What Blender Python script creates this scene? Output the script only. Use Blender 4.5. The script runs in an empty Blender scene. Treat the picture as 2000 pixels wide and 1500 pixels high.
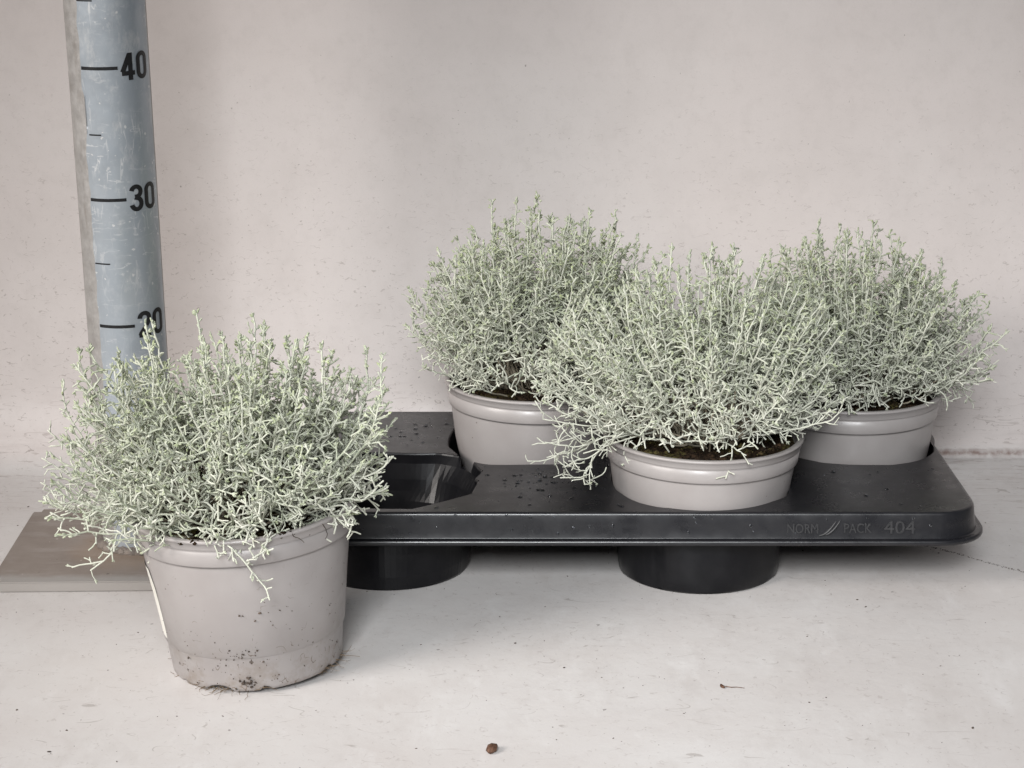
import bpy, bmesh, math, random
import numpy as np
from mathutils import Vector, Matrix, noise as mnoise

# ------------------------------------------------------------------ camera, light, exposure
S = 0.01                                   # all builders below work in centimetres
scene = bpy.context.scene
C = scene.collection
R = math.radians

cd = bpy.data.cameras.new("camera")
cam = bpy.data.objects.new("camera", cd); C.objects.link(cam)
cd.sensor_width = 36.0
cd.lens = 3900.0 / 2000.0 * 36.0
cd.clip_start = 0.02; cd.clip_end = 50.0
cam.location = (0, 0, 0.572)
cam.rotation_euler = (R(90 - 15.44), 0, 0)
scene.camera = cam

world = bpy.data.worlds.new("World"); scene.world = world
world.use_nodes = True
bg = world.node_tree.nodes["Background"]
bg.inputs[0].default_value = (0.86, 0.92, 1.0, 1)
bg.inputs[1].default_value = 0.12

def area(name, loc, target, size, energy, color, sy=None, spread=180):
    l = bpy.data.lights.new(name, 'AREA'); l.energy = energy; l.color = color
    l.shape = 'RECTANGLE'; l.size = size; l.size_y = sy or size; l.spread = R(spread)
    o = bpy.data.objects.new(name, l); C.objects.link(o); o.location = loc
    o.rotation_euler = (Vector(target) - Vector(loc)).to_track_quat('-Z', 'Y').to_euler()
    return o
area("key_light", (-1.55, 0.25, 1.15), (0.04, 1.50, 0.02), 0.8, 5.3, (1.0, 0.945, 0.90), 0.8, 54)
area("front_light", (-0.10, -0.50, 1.15), (0.16, 1.29, 0.0), 0.75, 4.25, (0.965, 0.985, 1.0), 0.6, 42)

vs = scene.view_settings
vs.view_transform = 'Standard'; vs.look = 'None'; vs.exposure = 0.0; vs.gamma = 1.0
vs.use_curve_mapping = False

# ------------------------------------------------------------------ helpers
def props(o, label=None, cat=None, group=None, kind=None):
    if label: o["label"] = label
    if cat: o["category"] = cat
    if group: o["group"] = group
    if kind: o["kind"] = kind
    return o

def empty(name, loc, label, cat, group=None):
    o = bpy.data.objects.new(name, None); C.objects.link(o)
    o.location = Vector(loc) * S; o.empty_display_size = 0.02
    return props(o, label, cat, group)

def link(name, me, mat, parent=None, loc=None, smooth=True):
    o = bpy.data.objects.new(name, me); C.objects.link(o)
    if mat: me.materials.append(mat)
    if parent: o.parent = parent
    if loc is not None: o.location = Vector(loc) * S
    if smooth and len(me.polygons):
        me.polygons.foreach_set("use_smooth", np.ones(len(me.polygons), dtype=bool))
    return o

def mesh_np(name, V, F):
    me = bpy.data.meshes.new(name)
    me.from_pydata((np.asarray(V) * S).tolist(), [], F); me.update()
    return me

def mesh_bm(name, bm):
    me = bpy.data.meshes.new(name)
    bmesh.ops.scale(bm, vec=(S, S, S), verts=bm.verts)
    bm.normal_update(); bm.to_mesh(me); bm.free(); me.update()
    return me

def fast_mesh(name, V, Q):
    """quads only, big arrays"""
    me = bpy.data.meshes.new(name)
    V = np.asarray(V, dtype=np.float32) * S; Q = np.asarray(Q, dtype=np.int32)
    me.vertices.add(len(V)); me.vertices.foreach_set("co", V.ravel())
    me.loops.add(Q.size); me.loops.foreach_set("vertex_index", Q.ravel())
    me.polygons.add(len(Q))
    me.polygons.foreach_set("loop_start", np.arange(0, Q.size, 4, dtype=np.int32))
    me.polygons.foreach_set("loop_total", np.full(len(Q), 4, dtype=np.int32))
    me.update(calc_edges=True); me.validate()
    return me

def lathe(profile, seg=96, wob=None):
    """profile list of (r,z); returns V,F; wob(angle, r, z)->(dr,dz)"""
    V, F = [], []
    n = len(profile)
    for i in range(seg):
        a = 2 * math.pi * i / seg
        for r, z in profile:
            dr, dz = wob(a, r, z) if wob else (0, 0)
            V.append(((r + dr) * math.cos(a), (r + dr) * math.sin(a), z + dz))
    for i in range(seg):
        j = (i + 1) % seg
        for k in range(n - 1):
            F.append((i * n + k, j * n + k, j * n + k + 1, i * n + k + 1))
    return V, F

def tubes(polys, sides=5, cap=True):
    """polys: list of (pts Nx3, radii N, tint). Returns V,Q,T (tint per vertex), vectorised by length"""
    groups = {}
    for p in polys: groups.setdefault(len(p[0]), []).append(p)
    VV, QQ, TT = [], [], []; off = 0
    for n, g in groups.items():
        P = np.array([p[0] for p in g]); Rr = np.array([p[1] for p in g]); T = np.array([p[2] for p in g])
        m = len(g)
        if cap:
            e = P[:, -1] - P[:, -2]; e /= np.linalg.norm(e, axis=1, keepdims=True) + 1e-9
            P = np.concatenate([P, (P[:, -1] + e * Rr[:, -1:] * .6)[:, None]], 1)
            Rr = np.concatenate([Rr, Rr[:, -1:] * .35], 1)
        N = P.shape[1]
        D = np.gradient(P, axis=1); D /= np.linalg.norm(D, axis=2, keepdims=True) + 1e-9
        ref = np.tile(np.array([0.31, 0.77, 0.55]), (m, 1))
        bad = np.abs((D[:, 0] * ref).sum(1)) > .9
        ref[bad] = (0.9, -0.4, 0.1)
        U = np.zeros_like(D); u = ref
        for k in range(N):
            u = u - (u * D[:, k]).sum(1, keepdims=True) * D[:, k]
            u = u / (np.linalg.norm(u, axis=1, keepdims=True) + 1e-9); U[:, k] = u
        W = np.cross(D, U)
        ang = np.arange(sides) * 2 * np.pi / sides
        V = P[:, :, None] + Rr[:, :, None, None] * (U[:, :, None] * np.cos(ang)[None, None, :, None] + W[:, :, None] * np.sin(ang)[None, None, :, None])
        idx = np.arange(m * N * sides).reshape(m, N, sides) + off
        q = np.stack([idx[:, :-1], np.roll(idx, -1, 2)[:, :-1], np.roll(idx, -1, 2)[:, 1:], idx[:, 1:]], -1)
        VV.append(V.reshape(-1, 3)); QQ.append(q.reshape(-1, 4))
        TT.append(np.repeat(T, N * sides)); off += m * N * sides
    return np.concatenate(VV), np.concatenate(QQ), np.concatenate(TT)

def tube_obj(name, polys, mat, parent=None, sides=5):
    sets = [q for q in ([p for p in polys if len(p[0]) > 3], [p for p in polys if len(p[0]) <= 3]) if q]
    V, Q, T = tubes(sets[0], sides)
    if len(sets) > 1:                      # the shortest twigs and buds get four sides
        v2, q2, t2 = tubes(sets[1], 4)
        Q = np.concatenate([Q, q2 + len(V)]); V = np.concatenate([V, v2]); T = np.concatenate([T, t2])
    me = fast_mesh(name, V, Q)
    at = me.attributes.new("tint", 'FLOAT', 'POINT'); at.data.foreach_set("value", T.astype(np.float32))
    return link(name, me, mat, parent)

# ------------------------------------------------------------------ material helper
class NT:
    def __init__(s, name):
        s.m = bpy.data.materials.new(name); s.m.use_nodes = True
        s.t = s.m.node_tree; s.n = s.t.nodes; s.l = s.t.links
        s.b = s.n["Principled BSDF"]
        s.geo = s.n.new("ShaderNodeTexCoord")
    def set(s, **k):
        for a, v in k.items():
            s.b.inputs[a.replace('_', ' ')].default_value = v
    def con(s, a, b): s.l.new(a, b)
    def val(s, sock, x):
        if isinstance(x, (int, float)): sock.default_value = x
        elif isinstance(x, tuple): sock.default_value = x if len(x) == len(sock.default_value) else (*x, 1)
        else: s.l.new(x, sock)
    def coord(s, scale=(100, 100, 100), rot=(0, 0, 0), world=True):
        mp = s.n.new("ShaderNodeMapping"); mp.inputs["Scale"].default_value = scale; mp.inputs["Rotation"].default_value = rot
        if world:
            g = s.n.new("ShaderNodeNewGeometry"); s.con(g.outputs["Position"], mp.inputs[0])
        else: s.con(s.geo.outputs["Object"], mp.inputs[0])
        return mp.outputs[0]
    def noise(s, vec, scale, detail=3, rough=.55, dist=0):
        t = s.n.new("ShaderNodeTexNoise"); s.con(vec, t.inputs["Vector"])
        t.inputs["Scale"].default_value = scale; t.inputs["Detail"].default_value = detail
        t.inputs["Roughness"].default_value = rough; t.inputs["Distortion"].default_value = dist
        return t.outputs[0]
    def voro(s, vec, scale, rnd=1.0):
        t = s.n.new("ShaderNodeTexVoronoi"); s.con(vec, t.inputs["Vector"])
        t.inputs["Scale"].default_value = scale; t.inputs["Randomness"].default_value = rnd
        return t.outputs["Distance"], t.outputs["Color"]
    def math(s, op, a, b=0.0, c=0.0, clamp=False):
        t = s.n.new("ShaderNodeMath"); t.operation = op; t.use_clamp = clamp
        s.val(t.inputs[0], a); s.val(t.inputs[1], b); s.val(t.inputs[2], c)
        return t.outputs[0]
    def ramp(s, x, lo, hi, a=0.0, b=1.0):
        t = s.n.new("ShaderNodeMapRange"); t.clamp = True
        s.val(t.inputs[0], x); s.val(t.inputs[1], lo); s.val(t.inputs[2], hi); s.val(t.inputs[3], a); s.val(t.inputs[4], b)
        return t.outputs[0]
    def mix(s, fac, a, b):
        t = s.n.new("ShaderNodeMix"); t.data_type = 'RGBA'
        s.val(t.inputs[0], fac); s.val(t.inputs[6], a); s.val(t.inputs[7], b)
        return t.outputs[2]
    def sep(s, v):
        t = s.n.new("ShaderNodeSeparateXYZ"); s.con(v, t.inputs[0]); return t.outputs
    def bump(s, h, strength=.3, dist=.0005, prev=None):
        t = s.n.new("ShaderNodeBump"); t.inputs["Strength"].default_value = strength; t.inputs["Distance"].default_value = dist
        s.con(h, t.inputs["Height"])
        if prev: s.con(prev, t.inputs["Normal"])
        return t.outputs[0]
    def color(s, c): s.val(s.b.inputs["Base Color"], c)
    def rough(s, r): s.val(s.b.inputs["Roughness"], r)
    def normal(s, n): s.con(n, s.b.inputs["Normal"])
    def specks(s, vec, scale, size, keep):
        """irregular dots: size in cell units, keep = share of cells kept (value or socket)"""
        nz = s.n.new("ShaderNodeTexNoise"); s.con(vec, nz.inputs["Vector"]); nz.inputs["Scale"].default_value = scale * 2.2; nz.inputs["Detail"].default_value = 3
        va = s.n.new("ShaderNodeVectorMath"); va.operation = 'MULTIPLY_ADD'
        s.con(nz.outputs["Color"], va.inputs[0]); va.inputs[1].default_value = (.55 / scale,) * 3; s.con(vec, va.inputs[2])
        d, col = s.voro(va.outputs[0], scale)
        r = s.sep(col)
        inside = s.math('LESS_THAN', d, s.math('MULTIPLY', r[1], size))
        return s.math('MULTIPLY', inside, s.math('LESS_THAN', r[0], keep))
    def hair(s, vec, scale, width, mask_scale, lo, hi, detail=2):
        """short hairline scratches: contour lines of a noise broken up by another"""
        n = s.noise(vec, scale, detail, .5)
        line = s.math('LESS_THAN', s.math('ABSOLUTE', s.math('SUBTRACT', n, .5)), width)
        m = s.ramp(s.noise(vec, mask_scale, 2, .6), lo, hi)
        return s.math('MULTIPLY', line, m)

def mat_sheet():
    t = NT("white_sheet")
    p = t.coord()
    z = t.sep(p)[2]; y = t.sep(p)[1]; x = t.sep(p)[0]
    low = t.ramp(z, 42, 8, 0.0, 1.0)                     # splash marks thin out with height
    onfloor = t.ramp(z, 1.5, .3, 0, 1)
    base = t.mix(t.ramp(t.noise(p, .035, 3, .5), .35, .65), (.605, .553, .533), (.628, .585, .567))
    base = t.mix(onfloor, base, t.mix(t.ramp(t.noise(p, .05, 3, .5), .35, .65), (.535, .507, .492), (.585, .565, .553)))
    base = t.mix(t.ramp(t.noise(p, .16, 4, .6), .45, .8, 0, .35), base, (.50, .46, .44))
    base = t.mix(t.ramp(t.noise(t.coord((100, 100, 100), (0, 0, .5)), .7, 5, .7), .5, .8, 0, .28), base, (.47, .43, .41))
    pm = t.coord((100, 45, 100), (0, 0, .75))
    base = t.mix(t.math('MULTIPLY', onfloor, t.ramp(t.noise(pm, .22, 5, .72), .52, .72, 0, .32)), base, (.40, .365, .345))
    pm2 = t.coord((100, 38, 100), (0, 0, -.6))
    base = t.mix(t.math('MULTIPLY', onfloor, t.ramp(t.noise(pm2, .30, 5, .7), .56, .74, 0, .35)), base, (.69, .68, .675))
    # grain
    base = t.mix(t.ramp(t.noise(p, 9, 2, .7), .55, .8, 0, .22), base, (.40, .36, .34))
    # fine splash dots and bigger crumbs of dirt
    keep = t.math('MULTIPLY', low, t.ramp(t.noise(p, .12, 2, .5), .3, .7, .25, .8))
    base = t.mix(t.math('MULTIPLY', t.specks(p, 1.7, .13, keep), t.ramp(onfloor, 0, 1, .5, .3)), base, (.17, .14, .12))
    base = t.mix(t.math('MULTIPLY', t.specks(p, .6, .085, t.math('MULTIPLY', keep, .25)), .6), base, (.13, .11, .10))
    # hairline scratches
    ps = t.coord((100, 120, 190), (.2, .3, .6))
    h1 = t.hair(ps, .75, .011, 1.3, .52, .60)
    base = t.mix(t.math('MULTIPLY', h1, t.math('MULTIPLY', low, t.ramp(onfloor, 0, 1, .55, .26))), base, (.24, .20, .18))
    pd = t.coord((55, 130, 130), (0, 0, .9))
    h2 = t.hair(pd, .35, .004, .55, .56, .62, 1)
    base = t.mix(t.math('MULTIPLY', h2, t.math('MULTIPLY', onfloor, .5)), base, (.27, .24, .22))
    pd2 = t.coord((120, 30, 100), (0, 0, -.35))
    h3 = t.hair(pd2, .16, .004, .3, .55, .62, 1)
    # horizontal rub marks gathered along the bend at the back of the floor
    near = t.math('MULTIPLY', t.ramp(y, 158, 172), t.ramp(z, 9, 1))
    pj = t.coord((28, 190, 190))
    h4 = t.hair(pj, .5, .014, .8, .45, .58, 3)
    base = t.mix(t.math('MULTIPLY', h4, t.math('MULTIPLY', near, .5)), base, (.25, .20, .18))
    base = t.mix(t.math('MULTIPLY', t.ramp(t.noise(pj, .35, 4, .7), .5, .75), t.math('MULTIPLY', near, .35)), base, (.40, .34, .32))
    # brown dirt line in the crease on the right-hand side
    cr = t.math('ABSOLUTE', t.math('SUBTRACT', t.math('ADD', z, t.math('MULTIPLY', t.noise(p, .9, 3), .5)), .75))
    crm = t.math('MULTIPLY', t.ramp(cr, .55, .05), t.ramp(x, 26, 36))
    crm = t.math('MULTIPLY', crm, t.ramp(y, 178.6, 180.2))
    base = t.mix(t.math('MULTIPLY', crm, t.ramp(t.noise(p, 1.6, 3), .3, .6, .3, .9)), base, (.20, .135, .115))
    t.color(base); t.rough(t.ramp(t.noise(p, .8, 3), .3, .7, .42, .58))
    t.set(Specular_IOR_Level=.35)
    t.normal(t.bump(t.noise(p, .5, 4, .6), .12, .002, t.bump(t.noise(p, 6, 3, .6), .15, .0003)))
    return t.m

def mat_pot(name, dirt):
    t = NT(name)
    p = t.coord(world=False)
    z = t.sep(p)[2]
    base = t.mix(t.ramp(t.noise(p, .35, 3), .35, .7), (.280, .258, .250), (.306, .285, .277))
    base = t.mix(t.ramp(t.noise(p, 1.4, 4, .7), .56, .8, 0, .25), base, (.27, .24, .225))
    low = t.ramp(z, 9.5, 1.5, .03, 1.0)
    patch = t.ramp(t.noise(p, .42, 3, .6), .42, .68)
    keep = t.math('MULTIPLY', t.math('MULTIPLY', low, patch), dirt)
    base = t.mix(t.math('MULTIPLY', t.specks(p, 3.2, .26, keep), .8), base, (.07, .05, .04))
    base = t.mix(t.math('MULTIPLY', t.specks(p, 1.5, .28, t.math('MULTIPLY', keep, .3)), .85), base, (.06, .045, .035))
    base = t.mix(t.math('MULTIPLY', t.hair(p, .7, .008, 1.1, .55, .62), t.math('MULTIPLY', low, min(1, dirt * 1.6))), base, (.12, .09, .07))
    # brown smear with the soil that leaked out near the foot
    base = t.mix(t.math('MULTIPLY', t.ramp(t.noise(p, .6, 5, .7), .46, .70, 0, .7), t.math('MULTIPLY', t.ramp(z, 4.2, .6), min(1, dirt * 1.5))), base, (.17, .13, .095))
    t.color(base); t.rough(t.ramp(t.noise(p, 1.1, 3), .3, .7, .30, .44))
    t.set(Specular_IOR_Level=.5)
    t.normal(t.bump(t.noise(p, .25, 2), .10, .004, t.bump(t.noise(p, 12, 2), .06, .0003)))
    return t.m

def mat_tray():
    t = NT("black_plastic")
    p = t.coord()
    base = t.mix(t.ramp(t.noise(p, .5, 4, .6), .4, .75), (.0085, .0085, .0105), (.015, .0148, .0165))
    base = t.mix(t.math('MULTIPLY', t.specks(p, 2.2, .16, .10), .4), base, (.12, .115, .11))
    t.color(base)
    t.rough(t.ramp(t.noise(p, .6, 4, .65), .3, .7, .24, .36))
    t.set(Specular_IOR_Level=.5)
    t.normal(t.bump(t.noise(p, .3, 2), .10, .003, t.bump(t.noise(p, 14, 2), .12, .0002)))
    return t.m

def mat_foliage():
    t = NT("silver_stem")
    a = t.n.new("ShaderNodeAttribute"); a.attribute_name = "tint"
    f = a.outputs["Fac"]
    p = t.coord(world=False)
    c = t.mix(t.ramp(f, 0, .5), (.560, .560, .490), (.365, .395, .30))
    c = t.mix(t.ramp(f, .5, 1.0), c, (.33, .38, .185))
    c = t.mix(t.ramp(t.noise(p, 2.2, 3, .6), .45, .75, 0, .5), c, (.68, .675, .60))
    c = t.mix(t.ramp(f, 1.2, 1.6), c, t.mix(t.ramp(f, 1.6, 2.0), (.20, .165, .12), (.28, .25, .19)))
    t.color(c); t.rough(.85); t.set(Specular_IOR_Level=.15)
    t.b.inputs["Sheen Weight"].default_value = .1
    t.b.inputs["Sheen Tint"].default_value = (.9, .95, .9, 1)
    t.normal(t.bump(t.noise(p, 12, 2), .35, .0006))
    return t.m

def mat_simple(name, c1, c2, scale, rough, bump=0, bdist=.0005, world=False, spec=.4, metal=0):
    t = NT(name); p = t.coord(world=world)
    t.color(t.mix(t.ramp(t.noise(p, scale, 4, .6), .35, .7), c1, c2)); t.rough(rough)
    t.set(Specular_IOR_Level=spec, Metallic=metal)
    if bump: t.normal(t.bump(t.noise(p, scale * 3, 4, .7), bump, bdist))
    return t.m

def mat_soil():
    t = NT("peat_soil"); p = t.coord(world=False)
    c = t.mix(t.ramp(t.noise(p, 2.6, 4, .75), .40, .66), (.010, .007, .005), (.062, .038, .022))
    c = t.mix(t.math('MULTIPLY', t.ramp(t.noise(p, .5, 2, .6), .50, .62), t.ramp(t.noise(p, 3.4, 3, .7), .42, .60)), c, (.13, .115, .04))
    t.color(c); t.rough(.95); t.set(Specular_IOR_Level=.1)
    t.normal(t.bump(t.noise(p, 3.5, 4, .75), 1.0, .004))
    return t.m

def mat_galv():
    t = NT("galvanised_steel"); p = t.coord(world=False)
    c = t.mix(t.ramp(t.noise(p, .9, 4, .7), .35, .7), (.30, .285, .27), (.43, .415, .40))
    c = t.mix(t.ramp(t.noise(t.coord((240, 240, 60), world=False), .5, 4, .7), .55, .75, 0, .55), c, (.20, .17, .145))
    t.color(c); t.rough(t.ramp(t.noise(p, 1.5, 3), .3, .7, .45, .65)); t.set(Metallic=.35, Specular_IOR_Level=.4)
    t.normal(t.bump(t.noise(p, 2.5, 4, .7), .35, .001))
    return t.m

def mat_tape():
    t = NT("grey_tape"); p = t.coord(world=False)
    c = t.mix(t.ramp(t.noise(p, .22, 3), .35, .7), (.355, .395, .435), (.41, .445, .475))
    c = t.mix(t.ramp(t.noise(p, 1.1, 4, .7), .52, .8, 0, .55), c, (.52, .545, .56))
    c = t.mix(t.ramp(t.noise(t.coord((130, 130, 60), world=False), .45, 5, .75), .56, .66, 0, .5), c, (.60, .61, .61))
    pv = t.coord((230, 230, 55), world=False)
    z = t.sep(p)[2]
    worn = t.ramp(t.noise(p, .20, 2), .40, .62)
    up = t.ramp(z, 20, 34, .35, 1)
    h = t.hair(pv, .5, .016, .9, .46, .56, 3)
    c = t.mix(t.math('MULTIPLY', h, t.math('MULTIPLY', worn, t.math('MULTIPLY', up, .85))), c, (.66, .67, .67))
    ph = t.coord((80, 80, 330), world=False)
    h2 = t.hair(ph, .5, .020, 1.0, .52, .60, 3)
    c = t.mix(t.math('MULTIPLY', h2, t.math('MULTIPLY', worn, .75)), c, (.68, .69, .69))
    c = t.mix(t.math('MULTIPLY', t.specks(p, 2.4, .32, t.math('MULTIPLY', worn, .35)), .8), c, (.70, .70, .69))
    t.color(c); t.rough(t.ramp(t.noise(p, .9, 4), .3, .7, .30, .45)); t.set(Specular_IOR_Level=.5, Metallic=.4)
    t.normal(t.bump(t.noise(p, .6, 3), .12, .002))
    return t.m

def mat_plate():
    t = NT("painted_steel_plate"); p = t.coord()
    c = t.mix(t.ramp(t.noise(p, .25, 4, .6), .35, .7), (.185, .152, .130), (.232, .198, .174))
    c = t.mix(t.ramp(t.noise(t.coord((60, 200, 200)), .35, 4, .7), .52, .75, 0, .5), c, (.33, .30, .28))
    c = t.mix(t.math('MULTIPLY', t.specks(p, 1.1, .2, .22), .8), c, (.09, .07, .06))
    c = t.mix(t.math('MULTIPLY', t.specks(p, 2.0, .2, .12), .7), c, (.45, .41, .36))
    x = t.sep(p)[0]; y = t.sep(p)[1]
    dx = t.math('SUBTRACT', x, -31.0); dy = t.math('SUBTRACT', y, 154.0)
    rr = t.math('SQRT', t.math('ADD', t.math('MULTIPLY', dx, dx), t.math('MULTIPLY', dy, dy)))
    rr = t.math('ADD', rr, t.math('MULTIPLY', t.noise(p, .5, 4), 3.0))
    c = t.mix(t.ramp(rr, 7.2, 5.2, 0, .5), c, (.27, .20, .145))     # rust round the weld
    edge = t.ramp(t.math('ADD', y, t.math('MULTIPLY', t.noise(p, .6, 3), 1.6)), 148.6, 147.6)
    c = t.mix(t.math('MULTIPLY', edge, .8), c, (.30, .285, .27))       # paint worn off along the front edge
    t.color(c); t.rough(.55); t.set(Specular_IOR_Level=.35)
    t.normal(t.bump(t.noise(p, 1.2, 4, .65), .25, .0008))
    return t.m

M = dict(sheet=mat_sheet(), pot=mat_pot("taupe_pot", .10), pot_dirty=mat_pot("taupe_pot_dirty", .62), tray=mat_tray(),
         stem=mat_foliage(), soil=mat_soil(), galv=mat_galv(), tape=mat_tape(), plate=mat_plate(),
         ink=mat_simple("black_ink", (.008, .008, .009), (.016, .016, .017), 2.0, .4),
         weld=mat_simple("weld_bead", (.15, .13, .115), (.26, .22, .19), 1.2, .6, .8, .002, metal=.2),
         label=mat_simple("white_label", (.74, .73, .68), (.66, .64, .57), .6, .5),
         root=mat_simple("brown_root", (.10, .07, .045), (.24, .17, .105), 2.0, .85),
         darkroot=mat_simple("dark_root", (.02, .016, .012), (.06, .045, .03), 2.0, .85),
         crumb=mat_simple("dirt_crumb", (.03, .022, .017), (.12, .09, .07), .4, .9, world=True),
         seed=mat_simple("brown_seed", (.05, .022, .012), (.17, .085, .05), 3.0, .6, .8, .001))
M['letter'] = mat_simple('lightened_black_plastic', (.016, .016, .0175), (.034, .0335, .035), 2.0, .45, 0, 0, True, .4)  # tray plastic made lighter: highlights on the raised letters put into colour
M['pocket'] = mat_simple('shaded_black_plastic', (.005, .005, .006), (.009, .0088, .010), .5, .30, .06, .0002, True, .22)  # same plastic as the tray, darkened to paint in the pockets' inner shade
t = NT("water"); t.set(Base_Color=(.9, .95, 1, 1), Roughness=.03, IOR=1.33, Transmission_Weight=1.0); M['water'] = t.m

# ------------------------------------------------------------------ the setting: one bent sheet, floor and wall
YW = 180.8
def sheet():
    xs = np.concatenate([np.linspace(-150, -60, 10), np.linspace(-55, 55, 56), np.linspace(60, 150, 10)])
    Vf, Vw = [], []
    nf = nw = None
    for x in xs:
        s = min(1, max(0, (x + 10) / 42.0)); s = s * s * (3 - 2 * s)
        r = 7.0 * (1 - s) + .35 * s                       # bend radius: soft on the left, creased on the right
        f = [(x, y, 0) for y in np.linspace(-30, 172, 60)]
        for k in range(1, 7):
            a = (math.pi / 4) * k / 6
            f.append((x, YW - r + r * math.sin(a), r - r * math.cos(a)))
        w = [f[-1]]
        for k in range(1, 7):
            a = math.pi / 4 + (math.pi / 4) * k / 6
            w.append((x, YW - r + r * math.sin(a), r - r * math.cos(a)))
        w += [(x, YW, z) for z in np.linspace(9, 130, 40)]
        Vf += f; Vw += w; nf = len(f); nw = len(w)
    def grid(n):
        return [(i * n + k, (i + 1) * n + k, (i + 1) * n + k + 1, i * n + k + 1) for i in range(len(xs) - 1) for k in range(n - 1)]
    for nm, V, n in (("floor", Vf, nf), ("wall", Vw, nw)):
        o = link(nm, mesh_np(nm, V, grid(n)), M['sheet']); props(o, kind="structure")
    return bpy.data.objects["floor"]
floor = sheet()

def ico(bm, loc, rad, sc=(1, 1, 1), sub=1, jit=.25, rng=random):
    r = bmesh.ops.create_icosphere(bm, subdivisions=sub, radius=rad)
    rot = Matrix.Rotation(rng.uniform(0, 6.28), 3, 'Z')
    for v in r['verts']:
        k = 1 + rng.uniform(-jit, jit)
        v.co = rot @ Vector((v.co.x * sc[0] * k, v.co.y * sc[1] * k, v.co.z * sc[2] * k)) + Vector(loc)

# dark seam running out of the crease on the right
rng = random.Random(5)
bm = bmesh.new()
for i in range(210):
    k = i / 209
    x = 33.0 + 13 * k; y = 157.6 - 11.2 * k + .25 * math.sin(9 * k)
    if mnoise.noise(Vector((k * 14, 0, 0))) < -.32: continue
    ico(bm, (x + rng.gauss(0, .06), y + rng.gauss(0, .12), .005), rng.uniform(.02, .06), (1.8, 1, .3), 1, .3, rng)
o = link("seam", mesh_bm("seam", bm), M['crumb'], floor)

# loose crumbs all over the floor: nobody could count them
rng = random.Random(11); bm = bmesh.new()
for i in range(420):
    x = rng.uniform(-46, 46); y = rng.uniform(112, 172)
    big = rng.random() < .08
    r = rng.uniform(.05, .10) if big else rng.uniform(.018, .05)
    ico(bm, (x, y, r * .25), r, (rng.uniform(.8, 2.2), 1, .5), 1, .3, rng)
props(link("floor_crumbs", mesh_bm("floor_crumbs", bm), M['crumb']),
      "tiny dark crumbs of soil scattered over the pale floor", "crumbs", kind="stuff")

# ------------------------------------------------------------------ measuring pole
PX, PY, PR = -30.6, 155.6, 3.08
pole = empty("measuring_pole", (PX, PY, 0), "round galvanised measuring pole with centimetre scale welded on a flat brown plate", "measuring pole")
tilt = Matrix.Rotation(R(2.6), 4, 'X') @ Matrix.Rotation(R(-.35), 4, 'Y')
me = mesh_np("pole", *lathe([(PR, .3), (PR, 30), (PR, 60), (PR, 95)], 64)); me.transform(tilt)
link("pole", me, M['galv'], pole)
A0, A1 = R(-90 - 31), R(-90 + 86)            # the tape wraps the side facing the camera
def cyl_patch(a0, a1, z0, z1, r, nz=1, edge=None, n=40):
    V, F = [], []
    for k in range(nz + 1):
        z = z0 + (z1 - z0) * k / nz
        for i in range(n + 1):
            a = a0 + (a1 - a0) * i / n
            if edge and i == 0: a += edge(z)
            V.append((r * math.cos(a), r * math.sin(a), z))
    for k in range(nz):
        for i in range(n):
            q = k * (n + 1) + i; F.append((q, q + 1, q + n + 2, q + n + 1))
    return V, F
tear = lambda z: .05 * mnoise.noise(Vector((z * .7, 0, 0))) + (.22 * max(0, 1 - abs(z - 36.8) / 1.8))
me = mesh_np("scale_tape", *cyl_patch(A0, A1, 1.2, 94, PR + .03, 240, tear)); me.transform(tilt)
tape = link("scale_tape", me, M['tape'], pole)
def zs(z): return z + .12 + .009 * (z - 20)
for z in range(5, 95, 5):
    big = z % 10 == 0
    h = .125 if big else .055
    a1 = R(-90 + 23) if big else R(-90 - 6)
    me = mesh_np("tick_mark", *cyl_patch(A0 + .02 + (.10 if z == 35 else 0), a1, zs(z) - h, zs(z) + h, PR + .045, 1, None, 16)); me.transform(tilt)
    link("tick_mark", me, M['ink'], tape)

def text_mesh(txt, size, bold=0.0, extrude=0.0, res=6):
    cu = bpy.data.curves.new("lettering", 'FONT'); cu.body = txt; cu.size = size; cu.offset = bold
    cu.extrude = extrude; cu.resolution_u = res; cu.align_x = 'LEFT'
    o = bpy.data.objects.new("lettering", cu); C.objects.link(o)
    dg = bpy.context.evaluated_depsgraph_get()
    me = bpy.data.meshes.new_from_object(o.evaluated_get(dg))
    bpy.data.objects.remove(o); bpy.data.curves.remove(cu)
    return me
def arc(cx, cz, rx, rz, a0, a1, n=14):
    return [(cx + rx * math.cos(R(a0 + (a1 - a0) * i / n)), cz + rz * math.sin(R(a0 + (a1 - a0) * i / n))) for i in range(n + 1)]
DIG = {  # bold condensed figures drawn as strokes, 1.0 wide and 2.0 high
    '0': [arc(.5, 1.45, .36, .41, 0, 180) + arc(.5, .55, .36, .41, 180, 360) + [(.86, 1.45)]],
    '4': [[(.66, .0), (.66, 2.0)], [(.62, 1.92), (.08, .62)], [(.02, .52), (1.0, .52)]],
    '3': [arc(.48, 1.48, .34, .38, 170, -80) + [(.36, 1.09)], [(.36, 1.06)] + arc(.48, .57, .36, .43, 85, -170)],
    '2': [arc(.5, 1.46, .36, .40, 180, -15) + [(.80, 1.2), (.5, .72), (.2, .32), (.14, .14)], [(.02, .14), (.95, .14)]],
}
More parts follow.
